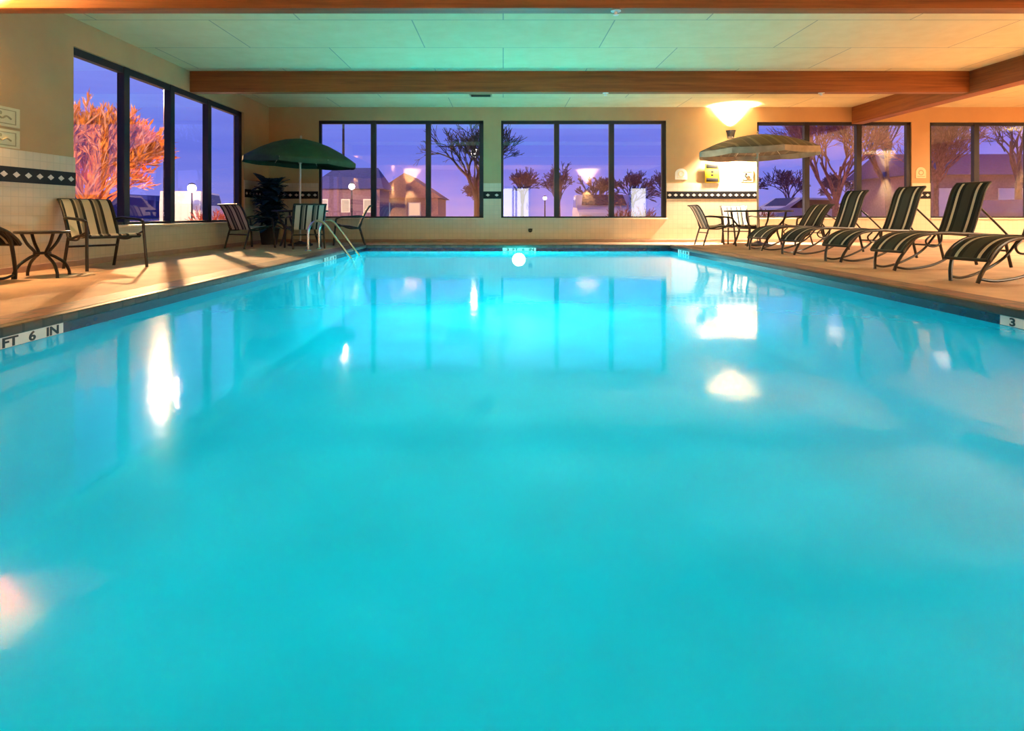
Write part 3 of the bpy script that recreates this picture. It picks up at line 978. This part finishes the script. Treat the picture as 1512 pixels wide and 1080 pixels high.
hb = thing('hose_bib', 'small dark hose tap low on the far wall above the pool light', 'tap', (.59, YF - .02, .26))
MB().lathe([(0, 0), (.045, 0), (.045, .008), (.015, .012), (.015, .06)], 16, mtx=MX).build('spout', M['metal_dark'], hb)
MB().tube([(-.045, -.055, .03), (.045, -.055, .03)], .012, 8).tube([(0, -.055, -.03), (0, -.055, .03)], .010, 8).build('handle', M['metal_dark'], hb)

vt = thing('ceiling_vent', 'small dark grille in the ceiling before the far wall', 'vent', (-.44, 11.95, CEIL))
MB().bbox(-.22, .22, -.13, .13, -.012, 0, .003).build('frame', M['plaque_mark'], vt)
v = MB()
for k in range(7):
    v.box(-.19, .19, -.10 + k * .031, -.088 + k * .031, -.018, -.012)
v.build('grille', M['metal_dark'], vt, smooth=0)

def sprinkler(label, x, y):
    t = thing('ceiling_sprinkler', label, 'sprinkler', (x, y, BZ))
    MB().lathe([(0, 0), (.05, 0), (.05, -.008), (.02, -.016), (.012, -.04), (0, -.04)], 16).build('body', M['white'], t)
    MB().lathe([(0, -.046), (.028, -.044), (.028, -.040), (0, -.040)], 16).build('deflector', M['white'], t)
sprinkler('white sprinkler head under the far cross beam, near its middle', 1.68, 10.0)
sprinkler('white sprinkler head under the far cross beam near the grey umbrella', 5.22, 10.0)
sprinkler('white sprinkler head under the near cross beam', 1.10, 5.95)

# ------------------------------------------------------------------ outdoors
GZ = -.15
g = MB()
g.box(-120, 120, -60, 140, GZ - .2, GZ - .001)
# leave the building's own footprint below its floor: the slab lies well under the deck
gr = struct(g.build('ground', M['ground'], smooth=0))
gr.location.z = -1.2 + .0
gr.location.z = 0
# cut: replace the slab with four strips around the building
bpy.data.objects.remove(gr)
g = MB()
g.box(-120, XW0 - T, -60, 140, GZ - .2, GZ)
g.box(XW1 + T, 120, -60, 140, GZ - .2, GZ)
g.box(XW0 - T, XW1 + T, YF + T, 140, GZ - .2, GZ)
struct(g.build('ground', M['ground'], smooth=0))
struct(MB().box(-60, 70, 22, 33, GZ, GZ + .01).build('ground_parking', M['asphalt'], smooth=0))

def branchy(mb, p, d, L, r, depth, rng, spread, up, n=5, twig=None, kids=(2, 4), minr=.004):
    q = p + d * L
    mid = p + d * L * .5 + Vector((rng.uniform(-1, 1), rng.uniform(-1, 1), rng.uniform(-1, 1))) * L * .06
    mb.tube([p, mid, q], [r, r * .85, max(minr, r * .68)], n)
    if depth == 0:
        if twig: twig(q, d)
        return
    for k in range(rng.randint(*kids)):
        nd = (d + Vector((rng.uniform(-1, 1), rng.uniform(-1, 1), rng.uniform(-1, 1) + up)) * spread).normalized()
        st_ = p + d * L * rng.uniform(.55, 1.0)
        branchy(mb, st_, nd, L * rng.uniform(.62, .86), max(minr, r * rng.uniform(.5, .68)), depth - 1, rng, spread, up, max(3, n - 1), twig, kids, minr)

def bare_tree(name, label, loc, h, seed, m, depth=5, spread=.62, up=.25, lean=(0, 0), r=.09, kids=(2, 4), minr=.008, group=None, mtr=None):
    t = thing(name, label, 'tree', (loc[0], loc[1], GZ), 0, group)
    rng = random.Random(seed)
    d = Vector((lean[0], lean[1], 1)).normalized()
    MB().tube([(0, 0, 0), d * h * .15, d * h * .32], [r * 1.25, r, r * .85], 8).build('trunk', mtr or m, t)
    cr = MB()
    for k in range(4):
        nd = (d + Vector((rng.uniform(-1, 1), rng.uniform(-1, 1), .2)) * .55).normalized()
        branchy(cr, d * h * rng.uniform(.2, .32), nd, h * .27, r * .6, depth - 1, rng, spread, up, 5, None, kids, minr)
    cr.build('crown', m, t)
    return t

# frosted orange-lit tree beyond the left window
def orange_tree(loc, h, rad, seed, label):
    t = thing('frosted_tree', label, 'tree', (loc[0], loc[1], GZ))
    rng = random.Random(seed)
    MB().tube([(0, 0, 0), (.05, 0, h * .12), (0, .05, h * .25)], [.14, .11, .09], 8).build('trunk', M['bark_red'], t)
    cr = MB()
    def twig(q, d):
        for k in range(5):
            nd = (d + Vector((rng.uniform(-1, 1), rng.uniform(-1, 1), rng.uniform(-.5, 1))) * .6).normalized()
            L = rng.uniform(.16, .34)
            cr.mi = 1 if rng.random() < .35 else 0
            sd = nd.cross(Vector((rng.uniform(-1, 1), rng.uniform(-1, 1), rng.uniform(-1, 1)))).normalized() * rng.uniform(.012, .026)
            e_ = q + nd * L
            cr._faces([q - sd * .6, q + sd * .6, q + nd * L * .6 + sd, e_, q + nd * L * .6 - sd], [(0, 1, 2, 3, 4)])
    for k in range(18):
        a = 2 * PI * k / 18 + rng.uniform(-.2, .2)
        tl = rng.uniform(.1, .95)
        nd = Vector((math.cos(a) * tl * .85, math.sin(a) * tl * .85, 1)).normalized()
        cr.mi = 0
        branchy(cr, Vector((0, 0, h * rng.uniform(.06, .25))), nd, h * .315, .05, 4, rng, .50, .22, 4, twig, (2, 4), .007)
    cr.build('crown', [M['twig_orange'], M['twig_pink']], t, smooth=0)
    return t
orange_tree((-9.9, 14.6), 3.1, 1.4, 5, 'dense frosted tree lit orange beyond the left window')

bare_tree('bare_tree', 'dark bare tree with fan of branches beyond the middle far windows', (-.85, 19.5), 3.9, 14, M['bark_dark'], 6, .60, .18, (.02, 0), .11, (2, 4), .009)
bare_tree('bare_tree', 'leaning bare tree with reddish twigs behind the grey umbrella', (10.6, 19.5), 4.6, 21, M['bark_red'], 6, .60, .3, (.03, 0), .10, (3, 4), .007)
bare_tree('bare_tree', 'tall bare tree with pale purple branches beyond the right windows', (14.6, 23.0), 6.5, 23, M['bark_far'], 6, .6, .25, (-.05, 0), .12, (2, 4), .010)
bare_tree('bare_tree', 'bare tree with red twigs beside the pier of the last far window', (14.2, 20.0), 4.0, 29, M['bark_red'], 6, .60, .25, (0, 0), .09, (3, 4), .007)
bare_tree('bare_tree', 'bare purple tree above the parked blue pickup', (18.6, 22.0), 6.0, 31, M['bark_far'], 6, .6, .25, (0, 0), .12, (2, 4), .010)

# distant trees: a row of individuals
rng = random.Random(11)
for k, x in enumerate((-1.6, 1.5, 4.4, 7.4, 10.2, 13.0, 16.0, 19.2, 22.6, 26.4, 30.4, 34.6, 39.0)):
    y = (48, 58, 68)[k % 3]
    x, h = x * y / 48, (3.4 + rng.uniform(0, 1.0)) * y / 48
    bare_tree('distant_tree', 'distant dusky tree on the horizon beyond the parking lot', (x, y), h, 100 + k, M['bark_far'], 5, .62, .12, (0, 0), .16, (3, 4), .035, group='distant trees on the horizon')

def bush(label, x, y, r_, h, m, seed):
    t = thing('bush', label, 'bush', (x, y, GZ))
    rng = random.Random(seed)
    cr = MB()
    for k in range(16):
        a = rng.uniform(0, 2 * PI)
        nd = Vector((math.cos(a) * r_ / h, math.sin(a) * r_ / h, 1)).normalized()
        branchy(cr, Vector((math.cos(a) * .1, math.sin(a) * .1, 0)), nd, h * .45, .02, 3, rng, .6, .2, 4, None, (2, 4), .008)
    cr.build('twigs', m, t, smooth=0)
bush('low rust red bush outside the second far window, right pane', 3.55, 17.2, .7, .95, M['bush'], 51)
bush('rust red bush outside behind the grey umbrella table', 7.2, 17.8, .9, .95, M['bush'], 52)
bush('orange brown bush under the left window beside the frosted tree', -8.1, 17.3, .6, .9, M['bush'], 53)

# street lamps
def street_lamp(label, x, y, h, globe, energy, colr, r_=.05, gr=.16, cap=False, lm='sky_lamp'):
    t = thing('street_lamp', label, 'street lamp', (x, y, GZ))
    MB().lathe([(0, .3), (r_ * 1.6, .3), (r_ * 2.2, .02), (r_ * 2.2, 0), (0, 0)], 14).build('base', M['black'], t)
    MB().tube([(0, 0, .02), (0, 0, h - GZ - gr)], [r_, r_ * .7], 10).build('pole', M['bark_dark'], t)
    MB().lathe([(0, gr), (gr * .5, gr * .85), (gr * .87, gr * .5), (gr, 0), (gr * .87, -gr * .5), (gr * .4, -gr * .9), (0, -gr)], 18, c=(0, 0, h - GZ)).build('globe', M[lm], t)
    MB().lathe([(0, gr + .06), (gr * .7, gr + .01), (gr * .75, gr * .8), (0, gr * .9)], 16, c=(0, 0, h - GZ)).build('cap', M['black'], t)
    if energy:
        light('POINT', 'lamp', (0, 0, h - GZ - gr - .12), energy, colr, t, shadow_soft_size=.15)
    return t
street_lamp('tall parking lot lamp beyond the left window near the frosted tree', -11.1, 20.0, 5.05, 0, 19000, (1.0, .58, .24), .06, .36, lm='orange_lamp')
street_lamp('tall dark lamp post seen above the green umbrella', -10.75, 41.0, 7.9, 0, 0, (1, .9, .8), .10, .30, lm='orange_lamp')
street_lamp('round street lamp shining through the bare dark tree', -1.4, 30.0, 3.62, 0, 120, (1, .9, .8), .05, .22)
street_lamp('short lamp post with glowing head beyond the left window, by the white van', -14.3, 28.0, 1.8, 0, 60, (1, .9, .85), .05, .2)
street_lamp('low lamp glowing behind the ladder handrails and house', -8.2, 33.0, 2.1, 0, 60, (1, .85, .7), .05, .17)
street_lamp('small distant lamp in the second far window, left pane', 2.6, 38.0, 1.6, 0, 0, (1, .9, .8), .05, .12)

# unseen lamp added on the outside face of the left wall, lighting the frosted tree
ol = thing('added_outdoor_light', 'added unseen lamp on the outer face of the left wall', 'wall light', (XW0 - T, 5.6, 2.2), PI / 2)
MB().bbox(-.09, .09, 0, .03, -.12, .12, .006).build('back_plate', M['black'], ol)
MB().lathe([(0, .10), (.09, .08), (.10, -.02), (.085, -.05), (.07, -.02), (0, .05)], 18, c=(0, .11, 0)).build('hood', M['black'], ol)
d_ = Vector((-9.6, 14.6, 1.6)) - Vector((XW0 - T - .3, 5.6, 2.1))
lo_ = light('SPOT', 'outdoor_fill_spot', (XW0 - T - .3, 5.6, 2.1), 5200, (1.0, .52, .16), None, d_.to_track_quat('-Z', 'Y').to_euler(), spot_size=R(50), spot_blend=.8, shadow_soft_size=.08)

# cars
def car(name, label, loc, rz, m, profile, cab, wid, wr, wheels, lights_at):
    t = thing(name, label, 'car', (loc[0], loc[1], GZ + .01), rz)
    hw = wid / 2
    body = MB()
    body.prism(profile, -hw, hw, lambda p, d: Vector((p[0], d, p[1])))
    bmesh.ops.bevel(body.bm, geom=[e for e in body.bm.edges], offset=.05, segments=2, affect='EDGES', profile=.6)
    body.build('body', m, t)
    for s in (-1, 1):
        MB().prism(cab, s * (hw - .01), s * (hw + .012), lambda p, d: Vector((p[0], d, p[1]))).build('side_window', M['car_glass'], t)
    zt = max(p[1] for p in cab)
    tops = [p for p in cab if p[1] > zt - .08]
    for (ax, az), (bx, bz) in ((cab[0], cab[1]), (cab[-1], cab[-2])):
        sg = 1 if ax > bx else -1
        dx, dz_ = bx - ax, bz - az
        ln = math.hypot(dx, dz_)
        nx, nz_ = abs(dz_) / ln * sg * .14, abs(dx) / ln * .10
        MB().quad((ax + nx, -hw * .82, az + nz_), (ax + nx, hw * .82, az + nz_), (bx + nx, hw * .74, bz + nz_), (bx + nx, -hw * .74, bz + nz_)).build('windshield', M['car_glass'], t, smooth=0)
    for wx in wheels:
        for s in (-1, 1):
            wh = MB().lathe([(0, -.10), (wr * .6, -.10), (wr * .95, -.09), (wr, -.06), (wr, .06), (wr * .95, .09), (wr * .6, .10), (0, .10)], 20, mtx=Matrix.Translation((wx, s * (hw - .06), wr)) @ MX).build('wheel', M['tyre'], t)
            MB().lathe([(0, -.015), (wr * .55, -.01), (wr * .58, .0), (wr * .55, .01), (0, .015)], 14, mtx=Matrix.Translation((wx, s * (hw + .05), wr)) @ MX).build('hub', M['chrome'], wh)
    for lx in lights_at:
        for s in (-1, 1):
            MB().bbox(lx - .04, lx + .04, s * hw * .72 - .16, s * hw * .72 + .16, .62, .74, .015).build('headlight', M['white'], t)
    return t
SED = [(-2.2, .32), (2.2, .32), (2.25, .62), (2.1, .82), (1.1, .95), (.45, 1.40), (-.9, 1.42), (-1.55, 1.0), (-2.2, .92), (-2.28, .6)]
SEDC = [(.95, .96), (.40, 1.32), (-.85, 1.34), (-1.35, 1.0)]
VAN = [(-2.4, .35), (2.3, .35), (2.4, .7), (2.2, 1.0), (1.5, 1.15), (.9, 1.85), (-2.3, 1.9), (-2.42, 1.2)]
VANC = [(1.35, 1.2), (.85, 1.75), (-2.1, 1.8), (-2.1, 1.2)]
PICK = [(-2.7, .5), (2.5, .5), (2.6, .95), (2.3, 1.15), (1.2, 1.22), (.6, 1.78), (-.7, 1.8), (-.85, 1.2), (-2.65, 1.2), (-2.72, .8)]
PICKC = [(1.05, 1.25), (.55, 1.68), (-.62, 1.7), (-.7, 1.25)]
car('parked_car', 'white parked car with its front to the second far window', (3.35, 20.8), R(-94), M['car_white'], SED, SEDC, 1.78, .32, (-1.4, 1.4), (2.24,))
car('parked_van', 'white van parked beyond the left window behind the short lamp', (-16.4, 32.5), R(100), M['car_white'], VAN, VANC, 1.9, .34, (-1.5, 1.5), (2.38,))
car('parked_car', 'white car parked beyond the third far window behind the chaises', (12.6, 19.8 + 5.6), R(10), M['car_white'], SED, SEDC, 1.78, .32, (-1.4, 1.4), (2.24,))
car('pickup_truck', 'blue pickup truck parked outside the last far window', (18.2, 19.0), R(3), M['car_blue'], PICK, PICKC, 1.95, .38, (-1.7, 1.7), (2.58,))

# house beyond the first far window
hs = thing('house', 'low house with blue roof and lit windows beyond the first far window', 'house', (-9.3, 36.0, GZ))
MB().box(-2.0, 2.0, 0, 3, 0, 2.35).build('wall', M['brickwall'], hs, smooth=0)
rf = MB()
rf._faces([(-2.3, -.4, 2.25), (2.3, -.4, 2.25), (2.3, 3.4, 2.25), (-2.3, 3.4, 2.25), (-1.0, 1.5, 3.6), (1.6, 1.5, 3.6)], [(0, 1, 5, 4), (1, 2, 5), (2, 3, 4, 5), (3, 0, 4), (3, 2, 1, 0)])
rf.build('roof', M['roof_blue'], hs, smooth=0)
for x in (-1.3, 0, 1.3):
    w_ = MB().box(x - .26, x + .26, -.05, .0, .85, 1.65).build('window', M['white'], hs, smooth=0)
    MB().box(x - .20, x + .20, -.07, -.05, .91, 1.59).build('pane', M['litwin'], w_, smooth=0)
h2 = thing('house', 'brown gabled house with a bright window in the middle pane', 'house', (-7.3, 44.0, GZ))
MB().box(-2.2, 2.6, 0, 6, 0, 2.0).build('wall', M['brickwall'], h2, smooth=0)
rf = MB()
rf._faces([(-2.5, -.4, 1.9), (2.9, -.4, 1.9), (2.9, 6.4, 1.9), (-2.5, 6.4, 1.9), (.2, -.4, 3.7), (.2, 6.4, 3.7)], [(0, 1, 4), (1, 2, 5, 4), (2, 3, 5), (3, 0, 4, 5), (3, 2, 1, 0)])
rf.build('roof', M['roof_brown'], h2, smooth=0)
for x in (-1.3, .9):
    w_ = MB().box(x - .45, x + .45, -.05, 0, .6, 1.6).build('window', M['white'], h2, smooth=0)
    MB().box(x - .38, x + .38, -.07, -.05, .67, 1.53).build('pane', M['litwin'], w_, smooth=0)
h3 = thing('garage_building', 'long dark violet building behind the blue pickup', 'building', (30, 34, GZ))
MB().box(-7, 9, 0, 6, 0, 3.0).build('wall', M['brickwall'], h3, smooth=0)
MB()._faces and None
rf = MB()
rf._faces([(-7.4, -.4, 2.95), (9.4, -.4, 2.95), (9.4, 6.4, 2.95), (-7.4, 6.4, 2.95), (-7.4, 3, 4.4), (9.4, 3, 4.4)], [(0, 1, 5, 4), (1, 2, 5), (2, 3, 4, 5), (3, 0, 4), (3, 2, 1, 0)])
rf.build('roof', M['roof_blue'], h3, smooth=0)
for x in (-5, -1.5, 2, 5.5):
    MB().box(x - .9, x + .9, -.06, 0, .1, 2.2).build('garage_door', M['car_white'], h3, smooth=0)
hl = MB()
hl._faces([(-60, 100, GZ), (-30, 100, 6.5), (-12, 100, 9.5), (0, 100, 5.0), (14, 100, GZ), (14, 120, GZ), (-60, 120, GZ), (-30, 120, 6.5), (-12, 120, 9.5), (0, 120, 5.0)],
          [(0, 1, 2, 3, 4), (0, 6, 7, 1), (1, 7, 8, 2), (2, 8, 9, 3), (3, 9, 5, 4)])
o = hl.build('hills', mat('blue_hill', (0.05, 0.06, 0.24), 0.9), smooth=0)
struct(o)
o.location = (-52, -2, 0)
o.scale.z = .42

# ------------------------------------------------------------------ underwater lamps: far pool light and added fill
CY = (0.70, 0.97, 1.0)
LEN = PY1 - PY0
light('AREA', 'pool_lamp_far', (.31, PY1 - .06, -.30), 120, (1.0, 1.0, .92), None, (R(80), 0, PI), shape='DISK', size=.3)
light('AREA', 'pool_fill_strip_far', (.3, PY1 - .05, -.45), 110, (.92, 1.0, .95), None, (R(80), 0, PI), shape='RECTANGLE', size=5.6, size_y=.2)  # added strip brightening the far end, no fixture there
light('AREA', 'pool_fill_sheet', (.3, 6.9, -.16), 138, CY, None, (0, 0, 0), shape='RECTANGLE', size=5.9, size_y=10.0)  # added light sheet facing down, evens out the water
light('AREA', 'pool_fill_sheet_far', (.3, 9.9, -.17), 78, CY, None, (0, 0, 0), shape='RECTANGLE', size=5.9, size_y=3.8)  # second added sheet, lifts the far water

# ------------------------------------------------------------------ dusk sky
wd = bpy.data.worlds.new('dusk_sky')
sc.world = wd
wd.use_nodes = True
nt = wd.node_tree
for n in list(nt.nodes):
    nt.nodes.remove(n)
out = N(nt, 'ShaderNodeOutputWorld')
bg = N(nt, 'ShaderNodeBackground', Strength=1.22)
tc = N(nt, 'ShaderNodeTexCoord')
sp = N(nt, 'ShaderNodeSeparateXYZ')
nt.links.new(tc.outputs['Generated'], sp.inputs[0])
mp = N(nt, 'ShaderNodeMapping')
mp.inputs['Scale'].default_value = (1.2, 1.2, 26.0)
nt.links.new(tc.outputs['Generated'], mp.inputs['Vector'])
nz = N(nt, 'ShaderNodeTexNoise', Scale=1.6, Detail=4.0)
nt.links.new(mp.outputs[0], nz.inputs['Vector'])
ad = N(nt, 'ShaderNodeMath', operation='MULTIPLY_ADD')
nt.links.new(nz.outputs['Fac'], ad.inputs[0])
ad.inputs[1].default_value = .10
nt.links.new(sp.outputs['Z'], ad.inputs[2])
rp = N(nt, 'ShaderNodeValToRGB')
els = rp.color_ramp.elements
els[0].position, els[0].color = 0.03, (0.34, 0.28, 0.72, 1)
els[1].position, els[1].color = 0.75, (0.05, 0.07, 0.40, 1)
for p, c in ((0.09, (0.20, 0.22, 0.80)), (0.16, (0.14, 0.18, 0.78)), (0.22, (0.20, 0.25, 0.86)), (0.40, (0.20, 0.24, 0.80))):
    e_ = els.new(p)
    e_.color = c4(c)
nt.links.new(ad.outputs[0], rp.inputs['Fac'])
nt.links.new(rp.outputs['Color'], bg.inputs['Color'])
nt.links.new(bg.outputs[0], out.inputs['Surface'])

# ------------------------------------------------------------------ camera and colour
cd = bpy.data.cameras.new('camera')
cam = bpy.data.objects.new('camera', cd)
col.objects.link(cam)
cam.location = (0, 0, H)
cam.rotation_euler = (PI / 2, 0, 0)
cd.sensor_fit = 'HORIZONTAL'
cd.sensor_width = 36.0
cd.lens = 36.0 * 900 / 1512
cd.shift_x = 13 / 1512
cd.shift_y = -224 / 1512
cd.clip_end = 500
sc.camera = cam
sc.view_settings.view_transform = 'Standard'
sc.view_settings.look = 'None'
sc.view_settings.exposure = 0.0
cy = sc.cycles
cy.use_denoising = True
cy.max_bounces = 10
cy.diffuse_bounces = 5
cy.glossy_bounces = 4
cy.transparent_max_bounces = 16
cy.caustics_reflective = False
cy.caustics_refractive = False
cy.sample_clamp_indirect = 25.0
